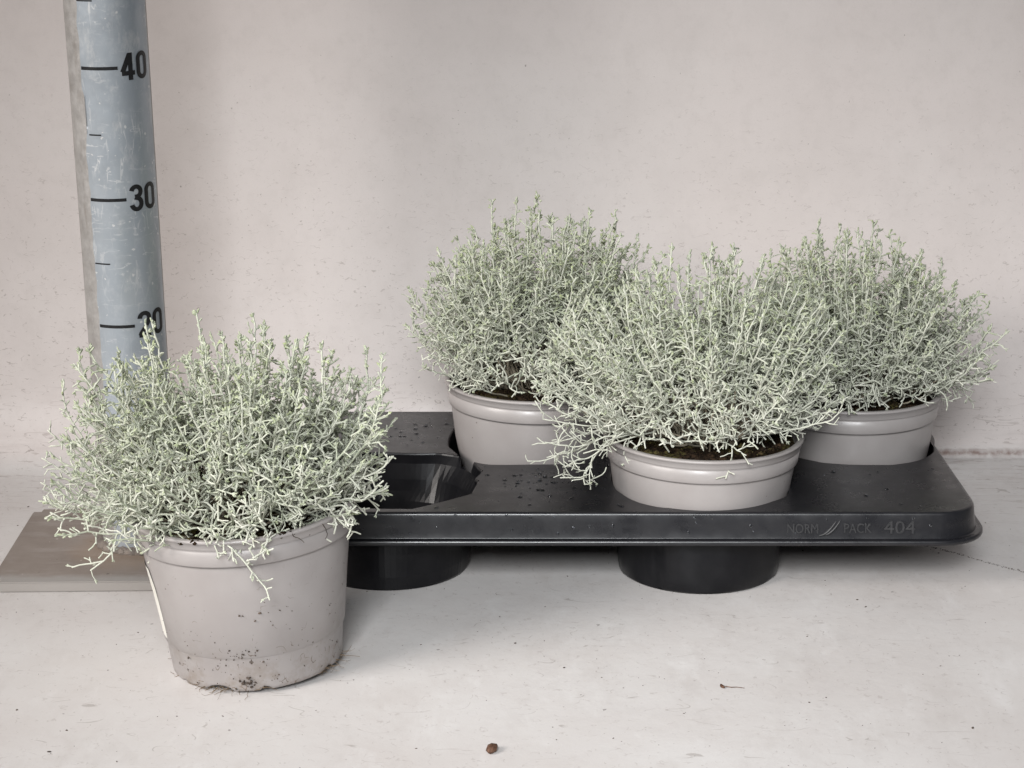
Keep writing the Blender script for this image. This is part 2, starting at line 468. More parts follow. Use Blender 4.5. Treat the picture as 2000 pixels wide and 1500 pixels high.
def numeral(txt, zc):
    V, F = [], []; lay = 0
    for di, ch in enumerate(txt):
        for st in DIG[ch]:
            P = []
            for (xa, za), (xb, zb) in zip(st, st[1:]):
                k = max(1, int(math.hypot(xb - xa, zb - za) / .12))
                P += [(xa + (xb - xa) * i / k, za + (zb - za) * i / k) for i in range(k)]
            P.append(st[-1]); P = np.array(P)
            D = np.gradient(P, axis=0); D /= np.linalg.norm(D, axis=1, keepdims=True) + 1e-9
            Nn = np.stack([-D[:, 1], D[:, 0]], 1); lay += 1; b0 = len(V)
            for p, q in zip(P, Nn):
                for sgn in (-1, 0, 1):
                    x = (p[0] + sgn * q[0] * .175 + di * 1.16) * 1.12; z = (p[1] + sgn * q[1] * .165) * 1.03
                    a = R(-90 + 28) + x / PR; rr = PR + .045 + .004 * lay
                    V.append((rr * math.cos(a), rr * math.sin(a), zs(zc) - .98 + z))
            for i in range(len(P) - 1):
                for k in (0, 1): F.append((b0 + 3 * i + k, b0 + 3 * i + k + 1, b0 + 3 * i + k + 4, b0 + 3 * i + k + 3))
    me2 = mesh_np("numeral", V, F); me2.transform(tilt)
    link("numeral", me2, M['ink'], tape, smooth=False)
for txt, z in (("20", 20), ("30", 30), ("40", 40)): numeral(txt, z)

# base plate and weld bead
bm = bmesh.new()
bmesh.ops.create_cube(bm, size=1)
for v in bm.verts:
    v.co = Vector((v.co.x * 21.0, v.co.y * 17.6, v.co.z * .85 + .435))
bmesh.ops.bevel(bm, geom=[e for e in bm.edges if abs(e.verts[0].co.z - e.verts[1].co.z) > .1], offset=.7, segments=4, affect='EDGES')
bmesh.ops.bevel(bm, geom=[e for e in bm.edges if e.calc_face_angle(0) > 1], offset=.09, segments=2, affect='EDGES')
bmesh.ops.rotate(bm, matrix=Matrix.Rotation(R(1.5), 3, 'Z'), verts=bm.verts)
link("base_plate", mesh_bm("base_plate", bm), M['plate'], pole, (.1, -.7, 0), smooth=False)
rng = random.Random(3); V, F = [], []
n1, n2 = 90, 10
for i in range(n1):
    a = 2 * math.pi * i / n1
    rr = .55 + .16 * mnoise.noise(Vector((math.cos(a) * 3, math.sin(a) * 3, 1))) + .08 * math.sin(26 * a)
    for k in range(n2):
        b = 2 * math.pi * k / n2
        V.append(((PR + .1 + rr * math.cos(b)) * math.cos(a), (PR + .1 + rr * math.cos(b)) * math.sin(a), .95 + rr * .8 * math.sin(b)))
for i in range(n1):
    for k in range(n2):
        j, l = (i + 1) % n1, (k + 1) % n2
        F.append((i * n2 + k, j * n2 + k, j * n2 + l, i * n2 + l))
link("weld_bead", mesh_np("weld_bead", V, F), M['weld'], pole)

# ------------------------------------------------------------------ plant tray
TX0, TX1, TY0, TY1, TZ = -17.2, 36.0, 144.75, 172.6, 7.0
HOLES = [(-9.9, 152.9), (1.7, 163.9), (15.0, 152.6), (29.1, 163.8)]
tray = empty("plant_tray", ((TX0 + TX1) / 2, (TY0 + TY1) / 2, 0),
             "wide black plastic plant tray with rounded corners, one pocket empty, standing before the wall", "plant tray")
TC = Vector(((TX0 + TX1) / 2, (TY0 + TY1) / 2, 0))
def outline(off, rad=3.2, n=10):
    x0, x1, y0, y1 = TX0 - off - TC.x, TX1 + off - TC.x, TY0 - off - TC.y, TY1 + off - TC.y
    r = max(rad + off, .3); pts = []
    def line(a, b, k):
        return [(a[0] + (b[0] - a[0]) * i / k, a[1] + (b[1] - a[1]) * i / k) for i in range(1, k)]
    cs = [((x1 - r, y0 + r), -90), ((x1 - r, y1 - r), 0), ((x0 + r, y1 - r), 90), ((x0 + r, y0 + r), 180)]
    for ci, ((cx, cy), a0) in enumerate(cs):
        arc = [(cx + r * math.cos(R(a0 + 90 * i / n)), cy + r * math.sin(R(a0 + 90 * i / n))) for i in range(n + 1)]
        if pts: pts += line(pts[-1], arc[0], 24)
        pts += arc
    pts += line(pts[-1], pts[0], 24)
    return pts
def hole_r(a, k):
    """pocket mouth: rounded octagon with shallow lobes"""
    o = 7.75 / max(math.cos(((a + R(28)) % R(45)) - R(22.5)), .5) * math.cos(R(22.5))
    lobe = (.05 if k == 0 else .2) * math.cos(4 * a + .8 + k) + (.03 if k == 0 else .1) * math.cos(7 * a + 2 * k)
    if k == 0: lobe += 1.25 * math.exp(-((a - R(42)) / .34) ** 2) - .28 * math.exp(-((a - R(2)) / .12) ** 2)
    if k == 1: lobe += .75 * math.exp(-((a - R(222)) / .34) ** 2)
    return (.85 * o + .15 * 7.3 if k == 0 else .45 * o + .55 * 7.2) + lobe
def sag(x, y): return -.10 * math.sin(math.pi * min(1, max(0, (x + TC.x - TX0) / (TX1 - TX0)))) * .6
def hole_ring(k, scale=1.0, dr=0.0, n=96):
    hx, hy = HOLES[k][0] - TC.x, HOLES[k][1] - TC.y
    return [(hx + (hole_r(2 * math.pi * i / n, k) * scale + dr) * math.cos(2 * math.pi * i / n),
             hy + (hole_r(2 * math.pi * i / n, k) * scale + dr) * math.sin(2 * math.pi * i / n)) for i in range(n)]
cu = bpy.data.curves.new("deck", 'CURVE'); cu.dimensions = '2D'; cu.fill_mode = 'BOTH'
def inside(k, x, y):
    dx, dy = x - (HOLES[k][0] - TC.x), y - (HOLES[k][1] - TC.y)
    return math.hypot(dx, dy) < hole_r(math.atan2(dy, dx) % (2 * math.pi), k)
def outer_run(a, b):
    """points of mouth a that are outside mouth b, as one run"""
    P = hole_ring(a, n=192); keep = [not inside(b, x, y) for x, y in P]
    st = next(i for i in range(len(P)) if keep[i] and not keep[i - 1])
    return [P[(st + i) % len(P)] for i in range(len(P)) if keep[(st + i) % len(P)]]
joined = outer_run(0, 1) + outer_run(1, 0)          # the two left pockets run into each other
for pts in [outline(-.25), joined, hole_ring(2), hole_ring(3)]:
    sp = cu.splines.new('POLY'); sp.points.add(len(pts) - 1); sp.use_cyclic_u = True
    for q, (x, y) in zip(sp.points, pts): q.co = (x, y, 0, 1)
oc = bpy.data.objects.new("deck_curve", cu); C.objects.link(oc)
me = bpy.data.meshes.new_from_object(oc.evaluated_get(bpy.context.evaluated_depsgraph_get()))
bpy.data.objects.remove(oc); bpy.data.curves.remove(cu)
bm = bmesh.new(); bm.from_mesh(me)
bmesh.ops.remove_doubles(bm, verts=bm.verts, dist=1e-4)
for v in bm.verts: v.co.z = TZ
for f in bm.faces:
    f.normal_update()
    if f.normal.z < 0: f.normal_flip()
bm.normal_update()
link("deck", mesh_bm("deck", bm), M['tray'], tray, smooth=False)
def rings(rs):
    V, F = [], []; n = len(rs[0])
    for r in rs: V += r
    for k in range(len(rs) - 1):
        for i in range(n):
            j = (i + 1) % n
            F.append((k * n + i, k * n + j, (k + 1) * n + j, (k + 1) * n + i))
    return V, F
def oring(off, z): return [(x, y, z) for x, y in outline(off)]
sk = [oring(-.25, TZ), oring(-.12, TZ - .02), oring(-.03, TZ - .09), oring(.02, TZ - .22), oring(.12, TZ - 1.0), oring(.25, TZ - 1.95), oring(.27, TZ - 2.0)]
link("skirt", mesh_np("skirt", *rings(sk[::-1])), M['tray'], tray)
fl = [oring(.27, TZ - 2.0), oring(.34, TZ - 2.05), oring(.55, TZ - 2.06), oring(.72, TZ - 2.02), oring(.80, TZ - 2.08), oring(.82, TZ - 2.3), oring(.78, TZ - 2.42), oring(.66, TZ - 2.42), oring(.60, TZ - 2.2)]
link("flange", mesh_np("flange", *rings(fl[::-1])), M['tray'], tray)
for k in range(4):
    n = 96; hx, hy = HOLES[k][0] - TC.x, HOLES[k][1] - TC.y
    def ring(rfun, z):
        out = []
        for i in range(n):
            a = 2 * math.pi * i / n; r_ = rfun(a); zz = z
            x, y = hx + r_ * math.cos(a), hy + r_ * math.sin(a) - (.8 if k == 2 else .35) * min(1, max(0, (4.2 - z) / 3.0))
            if z > TZ - 3.2 and k < 2 and inside(1 - k, x, y): zz = TZ - 3.2 + (z - TZ + 3.2) * .1
            out.append((x, y, zz))
        return out
    def blend(w, r0):
        def f(a):
            oc = math.cos(R(22.5)) / math.cos(((a + R(28)) % R(45)) - R(22.5))
            flat = r0 * (1 + (oc * 1.04 - 1) * min(1, max(0, w * 3 + .25))) + .07 * math.cos(8 * a + k) - (.16 * math.exp(-((a - R(236)) / .05) ** 2)) - (.12 * math.exp(-((a - R(222)) / .06) ** 2))
            return hole_r(a, k) * w + flat * (1 - w)
        return f
    mouth = lambda a: hole_r(a, k)
    rs = [ring(mouth, TZ), ring(lambda a: hole_r(a, k) - .08, TZ - .03), ring(lambda a: hole_r(a, k) - .14, TZ - .14), ring(blend(.75, 6.95), TZ - .9), ring(blend(.30, 6.9), TZ - 2.2),
          ring(blend(.1, 6.8), TZ - 3.2), ring(blend(.0, 6.7), 3.0), ring(blend(.0, 6.55), 1.2), ring(blend(0, 6.45), .25), ring(lambda a: 6.35, .08), ring(lambda a: 6.15, .03),
          ring(lambda a: 3.0, .03), ring(lambda a: .02, .03)]
    link("pocket", mesh_np("pocket", *rings(rs)), M['pocket'], tray, smooth=(k != 0))

# raised lettering on the front skirt
def skirt_text(txt, x0, w, h, z0, size=1.0, bold=0.0):
    me = text_mesh(txt, size, bold, .025, 3)
    v = np.zeros(len(me.vertices) * 3); me.vertices.foreach_get("co", v); v = v.reshape(-1, 3)
    mn, mx = v.min(0), v.max(0)
    X = (v[:, 0] - mn[0]) / (mx[0] - mn[0]) * w + x0 - TC.x
    Z = (v[:, 1] - mn[1]) / (mx[1] - mn[1]) * h + z0
    Y = TY0 - TC.y - (.02 + .125 * (TZ - .22 - Z)) - .05 - v[:, 2] * 3.0
    co = np.stack([X, Y, Z], 1) * S
    me.vertices.foreach_set("co", co.ravel()); me.update()
    link("raised_lettering", me, M['letter'], tray, smooth=False)
skirt_text("NORM", 21.1, 2.35, .74, 5.42)
skirt_text("PACK", 25.45, 2.1, .74, 5.45)
skirt_text("404", 28.5, 2.4, 1.0, 5.38)
polys = []
for dx, dz, w in ((0, 0, 1.0), (.38, .05, .95)):
    P = []
    for i in range(10):
        k = i / 9
        x = 23.55 + dx + 1.3 * k * w; z = 5.22 + dz + 1.15 * (k ** 1.9)
        P.append((x - TC.x, TY0 - TC.y - (.02 + .125 * (TZ - .22 - z)) - .03, z))
    rad = [.03 + .09 * math.sin(math.pi * min(1, i / 9 * .9 + .08)) for i in range(10)]
    polys.append((np.array(P), np.array(rad), 0))
V, Q, _ = tubes(polys, 6); link("raised_emblem", fast_mesh("raised_emblem", V, Q), M['letter'], tray)

# water drops on deck and skirt: one piece of stuff
rng = random.Random(21); bm = bmesh.new()
def drop(bm, x, y, z, r, normal='Z'):
    res = bmesh.ops.create_icosphere(bm, subdivisions=2, radius=r)
    for v in res['verts']:
        c = v.co.copy()
        if normal == 'Z': v.co = Vector((x + c.x, y + c.y, z + c.z * .42))
        else: v.co = Vector((x + c.x, y + c.z * .42, z + c.y * 1.15))
def on_deck(x, y):
    return all(math.hypot(x - hx, y - hy) > 7.95 for hx, hy in HOLES) and TX0 + 1 < x < TX1 - .6 and TY0 + .5 < y < TY1 - .5
spots = [(rng.gauss(4.5, 3.2), rng.gauss(152.5, 2.6)) for _ in range(150)] + [(rng.uniform(TX0, TX1), rng.uniform(TY0, TY1)) for _ in range(170)] + \
        [(rng.uniform(-10.5, -3.0), rng.uniform(162, 170)) for _ in range(40)]
for x, y in spots:
    if on_deck(x, y): drop(bm, x - TC.x, y - TC.y, TZ + .01, rng.choice([.06, .07, .09, .11, .15, .2]))
for i in range(46):
    x = rng.uniform(-11, 34.5); z = rng.uniform(5.2, 6.9)
    drop(bm, x - TC.x, TY0 - TC.y - (.02 + .125 * (TZ - .22 - z)) - .01, z, rng.choice([.05, .06, .08, .12]), 'Y')
props(link("water_drops", mesh_bm("water_drops", bm), M['water'], tray), kind="stuff")

# ------------------------------------------------------------------ potted cushion bushes
def pot_mesh(RT=7.5, HT=11.6, seed=0, notch=False):
    base = 1.025 if notch else .91
    k = RT / 7.5
    prof = [(5.2, .55), (5.35, .12), (5.48, .0), (5.58, .06), (5.62, .3), (5.88, 2.45), (5.95, 2.58), (6.02, 2.66), (6.55, 6.5), (6.93, 9.35), (6.92, 9.55),
            (7.13, 9.60), (7.16, 9.68), (7.27, 10.70), (7.19, 10.76), (7.33, 10.86), (7.36, 10.95), (7.40, 11.32), (7.46, 11.36), (7.51, 11.44), (7.50, 11.54), (7.44, 11.6),
            (7.12, 11.6), (7.05, 11.56), (7.02, 11.42), (6.98, 10.2), (6.8, 9.0)]
    def wob(a, r, z):
        d = .035 * math.sin(3 * a + seed) + .03 * math.sin(2 * a + 2.1 * seed)
        dz = .05 * math.sin(2 * a + seed) if z > 11.2 else 0
        if notch and z < .7 and r > 5.3:
            for ac, w, h in ((R(-109), .17, .42), (R(-78), .05, .3), (R(-28), .06, .28), (R(-140), .05, .2)):
                q = max(0, 1 - ((a - 2 * math.pi if a > math.pi else a) - ac) ** 2 / w ** 2)
                dz = max(dz, h * math.sqrt(q) * (1 - z / .9)) if q else dz
        return d * z / 11.6, dz
    prof = [(r * k * (base + (1 - base) * min(1, z / 6)), z * HT / 11.6) for r, z in prof]
    V, F = lathe(prof, 128, wob)
    n = len(prof)
    c = len(V); V.append((0, 0, .55))
    for i in range(128): F.append((((i + 1) % 128) * n, i * n, c))
    return mesh_np("pot", V, F)

def soil_mesh(seed, z=10.55, rad=7.05):
    rg = random.Random(seed); V, F = [(0, 0, z + .6)], []
    nr, na = 22, 80
    for i in range(1, nr + 1):
        r = rad * i / nr
        for j in range(na):
            a = 2 * math.pi * j / na
            h = .45 * (1 - (i / nr) ** 2) + .30 * mnoise.noise(Vector((r * math.cos(a) * .9, r * math.sin(a) * .9, seed))) + .18 * mnoise.noise(Vector((r * math.cos(a) * 2.6, r * math.sin(a) * 2.6, seed + 4)))
            V.append((r * math.cos(a), r * math.sin(a), z + h + .12))
    for j in range(na): F.append((0, 1 + j, 1 + (j + 1) % na))
    for i in range(nr - 1):
        for j in range(na):
            a, b = 1 + i * na + j, 1 + i * na + (j + 1) % na
            F.append((a, a + na, b + na, b))
    bm = bmesh.new()
    vs_ = [bm.verts.new(v) for v in V]
    for f in F: bm.faces.new([vs_[i] for i in f])
    for i in range(260):
        a = rg.uniform(0, 6.283); r = rad * math.sqrt(rg.uniform(.25, .985))
        s = rg.choice([.07, .1, .14, .2, .3, .38])
        h = .45 * (1 - (r / rad) ** 2) + .30 * mnoise.noise(Vector((r * math.cos(a) * .9, r * math.sin(a) * .9, seed)))
        ico(bm, (min(r, rad - s) * math.cos(a), min(r, rad - s) * math.sin(a), z + h + .15), s, (rg.uniform(.8, 1.6), 1, .8), 1, .35, rg)
    return mesh_bm("soil", bm)

def unit(v): return v / (np.linalg.norm(v) + 1e-9)
def perp(d, ang):
    r = np.array([0., 0., 1.]) if abs(d[2]) < .9 else np.array([1., 0., 0.])
    u = unit(np.cross(d, r)); w = np.cross(d, u)
    return u * math.cos(ang) + w * math.sin(ang)

def twig(out, rg, p, d, L, r, order, tint, buds, up=.13):
    """a wiry side twig with its own twiglets"""
    n = 3 if L < .8 else (4 if L < 1.5 else 6)
    P = [p]; st = L / (n - 1); dd = d.copy(); bend = rg.normal(0, .17, 3)
    for i in range(n - 1):
        dd = unit(dd + bend + rg.normal(0, .15, 3) + np.array([0, 0, up * .45]))
        P.append(P[-1] + dd * st)
    P = np.array(P)
    out.append((P, np.linspace(r, r * .92, n) * np.where(np.arange(n) == n - 1, 1.16, 1.0), tint))
    if order < 2:
        cnt = max(1, int(round(L / (.78 * FINE))))
        ang = rg.uniform(0, 6.28)
        for q in range(cnt):
            f = (q + rg.uniform(.35, 1.0)) / cnt * (n - 1)
            i = min(int(f), n - 2); pos = P[i] + (P[i + 1] - P[i]) * (f - i)
            ax = unit(P[i + 1] - P[i]); ang += 2.4 + rg.normal(0, .4)
            th = rg.uniform(.75, 1.35)
            nd = unit(ax * math.cos(th) + perp(ax, ang) * math.sin(th))
            l2 = FINE * rg.uniform(.5, 1.35) * min(1, .55 + L * .25)
            twig(out, rg, pos, nd, l2, r * rg.uniform(.74, .96), order + 1, min(1, tint + rg.uniform(-.08, .15)), buds, up)
    if rg.random() < buds:
        for b in range(rg.integers(2, 5)):
            th = rg.uniform(.2, .8); nd = unit(dd * math.cos(th) + perp(dd, rg.uniform(0, 6.28)) * math.sin(th))
            s = FINE * rg.uniform(.22, .38); p0 = P[-1] - dd * rg.uniform(0, .25)
            out.append((np.array([p0, p0 + nd * s * .55, p0 + nd * s]), np.array([r * .7, r * 1.18, r * .8]), min(1, tint + rg.uniform(.15, .4))))

def main_stem(out, rg, B, Cn, T, r0, spacing=.62, tmin=.42, green=0.0, lat=1.0):
    L = np.linalg.norm(T - B) * 1.06
    n = max(6, int(L / .7)); ts = np.linspace(0, 1, n)[:, None]
    P = (1 - ts) ** 2 * B + 2 * ts * (1 - ts) * Cn + ts ** 2 * T
    w = np.cumsum(rg.normal(0, .10, (n, 3)), 0); w -= ts * w[-1] * .5
    P = P + w
    nw = max(3, int(n * .42)); rr_ = np.linspace(r0, r0 * .78, n)
    out.append((P[:nw + 1], rr_[:nw + 1], 1.6 + rg.uniform(0, .4)))        # older woody part, browned also to put shade into the crown's gaps
    out.append((P[nw:], rr_[nw:], .1 + green * .6 + rg.uniform(-.05, .15)))
    ang = rg.uniform(0, 6.28)
    s = tmin * L
    while s < L * .985:
        t_ = s / L; f = t_ * (n - 1); i = min(int(f), n - 2)
        pos = P[i] + (P[i + 1] - P[i]) * (f - i); ax = unit(P[i + 1] - P[i])
        ang += 2.4 + rg.normal(0, .5)
        th = rg.uniform(.75, 1.45) * (1 if t_ < .85 else .75)
        d = unit(ax * math.cos(th) + perp(ax, ang) * math.sin(th))
        full = 3.3 * FINE * lat * rg.uniform(.5, 1.15)
        ln = full * min(1.0, .22 + 1.25 * (1 - t_)) if t_ > .4 else full
        hi = pos[2] - Z0
        twig(out, rg, pos, d, max(.35, ln), r0 * rg.uniform(.66, .90), 1 if ln > .55 else 2, max(0, min(1, .02 + .42 * min(1, max(0, hi / 11)) + green * (1 - t_) * .8 + rg.uniform(-.12, .16))), .55 if hi > 3.5 else .12)
        s += spacing * FINE * rg.uniform(.6, 1.4)
    # tip cluster
    e = unit(P[-1] - P[-2])
    for b in range(5):
        th = rg.uniform(.15, .9); nd = unit(e * math.cos(th) + perp(e, rg.uniform(0, 6.28)) * math.sin(th))
        p0 = P[-1] - e * rg.uniform(0, .6); q = rg.uniform(.25, .4)
        out.append((np.array([p0, p0 + nd * q * .55, p0 + nd * q]), np.array([r0 * .6, r0 * 1.0, r0 * .62]), .45 + rg.uniform(0, .3)))
Z0 = 11.0

FINE = 1.0
def bush(seed, N, rl, rr, rf, rb, h, zc, low=-.12, green=.2, spires=6, cx=0.0, fine=1.0, tips=()):
    global FINE
    FINE = fine
    rg = np.random.default_rng(seed); out = []
    i = 0
    g = 2.399963
    while i < N:
        k = (i + .5) / N
        el = math.asin(min(1, max(-1, low + (1 - low) * k)))          # even over the dome
        az = i * g + rg.normal(0, .18)
        c, s_ = math.cos(az), math.sin(az)
        rx = rr if c > 0 else rl; ry = rb if s_ > 0 else rf
        lump = 1 + .16 * mnoise.noise(Vector((c * 1.3, s_ * 1.3, el * 1.6 + seed))) + rg.normal(0, .045)
        ce = math.cos(el) ** .78; se = math.copysign(abs(math.sin(el)) ** .85, el)
        T = np.array([cx + ce * c * rx * lump, ce * s_ * ry * lump, zc + se * h * lump])
        a2 = rg.uniform(0, 6.28); q = 3.2 * math.sqrt(rg.uniform(0, 1))
        B = np.array([q * math.cos(a2) * .6 + c * 1.6, q * math.sin(a2) * .6 + s_ * 1.6, Z0 - .3])
        Cn = B + (T - B) * .55
        Cn[2] -= .20 * np.linalg.norm((T - B)[:2]) * (1 if el > .1 else .4)
        Cn[2] = max(Cn[2], Z0 + .35)
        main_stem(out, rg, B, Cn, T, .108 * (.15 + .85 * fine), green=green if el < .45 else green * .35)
        i += 1
    for i in range(spires):
        az = rg.uniform(0, 6.28); r = math.sqrt(rg.uniform(0, .6))
        T = np.array([cx + r * math.cos(az) * (rr if math.cos(az) > 0 else rl), r * math.sin(az) * rf, 0])
        T[2] = zc + h * math.sqrt(1 - r * r * .95) * rg.uniform(1.0, 1.09)
        B = np.array([T[0] * .3, T[1] * .3, Z0]); Cn = np.array([T[0] * .9, T[1] * .9, Z0 + (T[2] - Z0) * .4])
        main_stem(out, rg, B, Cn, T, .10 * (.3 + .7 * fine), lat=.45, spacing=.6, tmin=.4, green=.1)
    for x, z in tips:
        T = np.array([x, rg.normal(0, 1.6), z])
        B = np.array([T[0] * .3, T[1] * .3, Z0]); Cn = np.array([T[0] * 1.02, T[1], Z0 + (z - Z0) * .35])
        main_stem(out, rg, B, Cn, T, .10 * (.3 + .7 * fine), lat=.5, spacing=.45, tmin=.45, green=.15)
    return out

def sprig(seed, pts, r=.074, lat=.5, green=.15):
    rg = np.random.default_rng(seed); out = []
    pts = np.array(pts, float); n = len(pts)
    # resample with smooth interpolation
    tt = np.linspace(0, n - 1, 5 * (n - 1) + 1); P = np.stack([np.interp(tt, np.arange(n), pts[:, a]) for a in range(3)], 1)
    P[1:-1] = (P[:-2] + 2 * P[1:-1] + P[2:]) / 4
    P += rg.normal(0, .03, P.shape)
    out.append((P, np.linspace(r, r * .8, len(P)), green))
    ang = rg.uniform(0, 6.28)
    for i in range(3, len(P) - 1, 2):
        ax = unit(P[i + 1] - P[i]); ang += 2.4
        th = rg.uniform(.7, 1.1); d = unit(ax * math.cos(th) + perp(ax, ang) * math.sin(th))
        twig(out, rg, P[i], d, rg.uniform(.4, 1.5) * lat * 1.6, r * .82, 1, green, .2, .05)
    return out

def potted(loc, RT, HT, rot, label, seed, env, potmat, group, sprigs=(), notch=False):
    o = empty("potted_plant", loc, label, "potted plant", group)
    o.rotation_euler = rot
    link("pot", pot_mesh(RT, HT, seed, notch), M[potmat], o)
    link("soil", soil_mesh(seed, HT - 1.05, RT - .5), M['soil'], o)
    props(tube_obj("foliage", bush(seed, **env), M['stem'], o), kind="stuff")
    for i, sp in enumerate(sprigs): tube_obj("sprig", sprig(seed * 7 + i, sp), M['stem'], o)
    return o

G = "silver cushion bushes in taupe pots"
front = potted((-18.2, 132.9, .22), 7.9, 11.75, (R(.5), R(-3.4), 0),
               "silver cushion bush in a dirty taupe pot standing on the floor before the tray", 1,
               dict(fine=.76, N=205, rl=12.0, rr=11.0, rf=9.6, rb=9.6, h=10.4, zc=13.0, low=-.10, green=.5, spires=8, cx=-.6, tips=[(-4.7, 25.7), (-4.2, 25.0), (-5.3, 24.8), (-7.6, 23.8), (-1.6, 25.6), (-1.0, 24.6), (2.2, 24.2), (6.4, 23.7), (10.6, 22.0), (-9.6, 23.4), (-11.6, 20.6), (9.0, 22.4), (-.2, 24.2)]), 'pot_dirty', G,
               [[(-2, -5, 11.8), (-1.0, -7.2, 12.2), (.6, -8.1, 11.0), (1.6, -8.4, 9.6), (2.4, -8.5, 8.4)],
                [(-1, -5.5, 11.8), (-1.2, -7.3, 12.1), (-.6, -8.2, 10.9)],
                [(-5, -1, 12), (-8.5, .5, 13.2), (-10.6, 1.5, 14.2), (-12.4, 1.5, 16.2), (-13.4, 1.5, 17.4)],
                [(-5, -1, 11.8), (-8.5, 0, 12.0), (-10.8, .5, 13.2), (-12.6, 0, 15.0), (-13.6, 0, 15.8)],
                [(-5, -2, 11.8), (-8.5, -1, 11.4), (-10.8, -1.4, 12.0), (-12.7, -1.4, 13.2), (-13.1, -1.4, 14.2)],
                [(-6, -2, 11.8), (-7.6, -3, 12.0), (-8.3, -3.2, 10.3), (-9.4, -3.4, 9.2), (-11.6, -3.6, 8.9)],
                [(5, -3, 12), (7.4, -4.2, 13.0), (9.0, -4.8, 13.0), (10.4, -5.0, 14.4)],
                [(5, -4, 12), (7.6, -5.0, 12.9), (8.2, -5.2, 11.8), (7.7, -5.4, 10.6)],
                [(5, -2, 12), (8, -3, 13.6), (10.2, -3, 14.6), (11.0, -3, 15.4)]], True)
fr = potted((15.05, 152.3, .06), 8.0, 11.15, (0, R(.6), R(70)),
            "silver bush in taupe pot at the front of the tray, bare soil showing", 2,
            dict(fine=.73, N=192, rl=12.3, rr=11.2, rf=8.6, rb=9.6, h=11.4, zc=13.2, low=.03, green=.12, spires=12, tips=[(-2.9, 26.4), (-1.7, 25.8), (.4, 26.0), (1.8, 24), (-5.6, 23.6), (3.8, 23.8), (8.5, 21.6), (10, 18), (-10.3, 21.2), (-12.3, 16.8)]), 'pot', G)
fr.rotation_euler = (0, R(.6), 0)
for i, sp in enumerate([[(-5, -3, 12), (-8, -5, 12.2), (-10, -5.5, 11.4), (-12.6, -5.5, 11.8)],
                        [(-5, -3, 12), (-7.8, -4.8, 11.8), (-9, -5.2, 10.2), (-9.6, -5.3, 8.9), (-11.4, -5.2, 8.9)],
                        [(-5, -3, 12), (-8, -4, 12.6), (-10.6, -4.5, 13.0), (-12.8, -4.6, 13.4)],
                        [(-4, -3, 12), (-7.8, -5.2, 11.6), (-9.2, -5.6, 10.6), (-10.8, -5.8, 10.4)],
                        [(-5, -2, 12), (-8.4, -3.4, 12.2), (-11, -3.6, 11.4), (-13.6, -3.6, 11.0)],
                        [(-4, -2, 12), (-8.2, -4.4, 11.9), (-10.6, -4.4, 10.6), (-12.4, -4.4, 10.3)],
                        [(4, -4, 12), (7.6, -5.0, 13.2), (9.2, -5.2, 13.6), (10.2, -5.2, 14.6)],
                        [(1, -5, 12), (1.6, -6.6, 12.0), (2.6, -7.4, 11.5)]]):
    tube_obj("sprig", sprig(50 + i, sp, r=.066, lat=1.2), M['stem'], fr)
bl = potted((1.65, 163.9, .95), 7.6, 11.5, (0, R(1.2), 0),
            "silver bush in taupe pot at the tray's back, beside the empty pocket", 3,
            dict(fine=.73, N=186, rl=11.0, rr=10.8, rf=9.2, rb=9.2, h=11.6, zc=13.6, low=.0, green=.25, spires=13, cx=.3, tips=[(-3.8, 26.3), (-1.7, 26.5), (3.9, 26.5), (6.2, 26.1), (8.2, 23.8), (-6.9, 21.8), (-9.3, 18.7), (-10.6, 16.2)]), 'pot', G)
br = potted((29.1, 163.8, .08), 7.55, 11.5, (0, R(-.8), 0),
            "silver bush in taupe pot at the tray's back right corner by the wall", 4,
            dict(fine=.73, N=186, rl=10.4, rr=10.6, rf=9.2, rb=9.2, h=11.1, zc=13.2, low=-.02, green=.18, spires=12, tips=[(-3.0, 25.8), (-1.9, 25.6), (.6, 24.1), (3.2, 24.5), (5, 23.9), (7.5, 22.1), (9.7, 18.6), (10.6, 16.4), (-6.7, 23), (-8.4, 22.1)]), 'pot', G,
            [[(5, -2, 12), (8, -3, 12.8), (10, -3, 12.9), (11.6, -3, 14.6)], [(5, -1, 12), (8, -2, 12.4), (9.0, -2, 11.6), (9.8, -2, 10.9)]])

# front pot: white sticker on its left side, roots through the drain holes, soil stuck to the wall
def pot_r(z): return (1 + .025 * max(0, 1 - z / 6)) * (5.62 + (6.93 - 5.62) * (z - .3) / (9.05)) * 7.9 / 7.5 if z < 9.4 else 7.6
V, F = [], []
na, nz = 14, 12
for k in range(nz + 1):
    z = 3.0 + 5.3 * k / nz
    for i in range(na + 1):
        a = R(209) - R(54) * i / na
        cut = .55 * max(0, (k / nz - .75) / .25) + .2 * max(0, (.2 - k / nz) / .2)
        a -= R(6) * cut
        r = pot_r(z) + .055
        V.append((r * math.cos(a), r * math.sin(a), z))
for k in range(nz):
    for i in range(na):
        q = k * (na + 1) + i; F.append((q, q + na + 1, q + na + 2, q + 1))
link("sticker_label", mesh_np("sticker_label", V, F), M['label'], front)
rg = np.random.default_rng(9); polys = []
def fibre(p, d, L, r, n=7, drag=.0):
    P = [np.array(p, float)]; d = unit(np.array(d, float))
    for i in range(n - 1):
        d = unit(d + rg.normal(0, .35, 3) * np.array([1, 1, .5])); q = P[-1] + d * L / (n - 1); q[2] = max(q[2], r + drag * .0 - .15); P.append(q)
    polys.append((np.array(P), np.linspace(r, r * .5, n), 0))
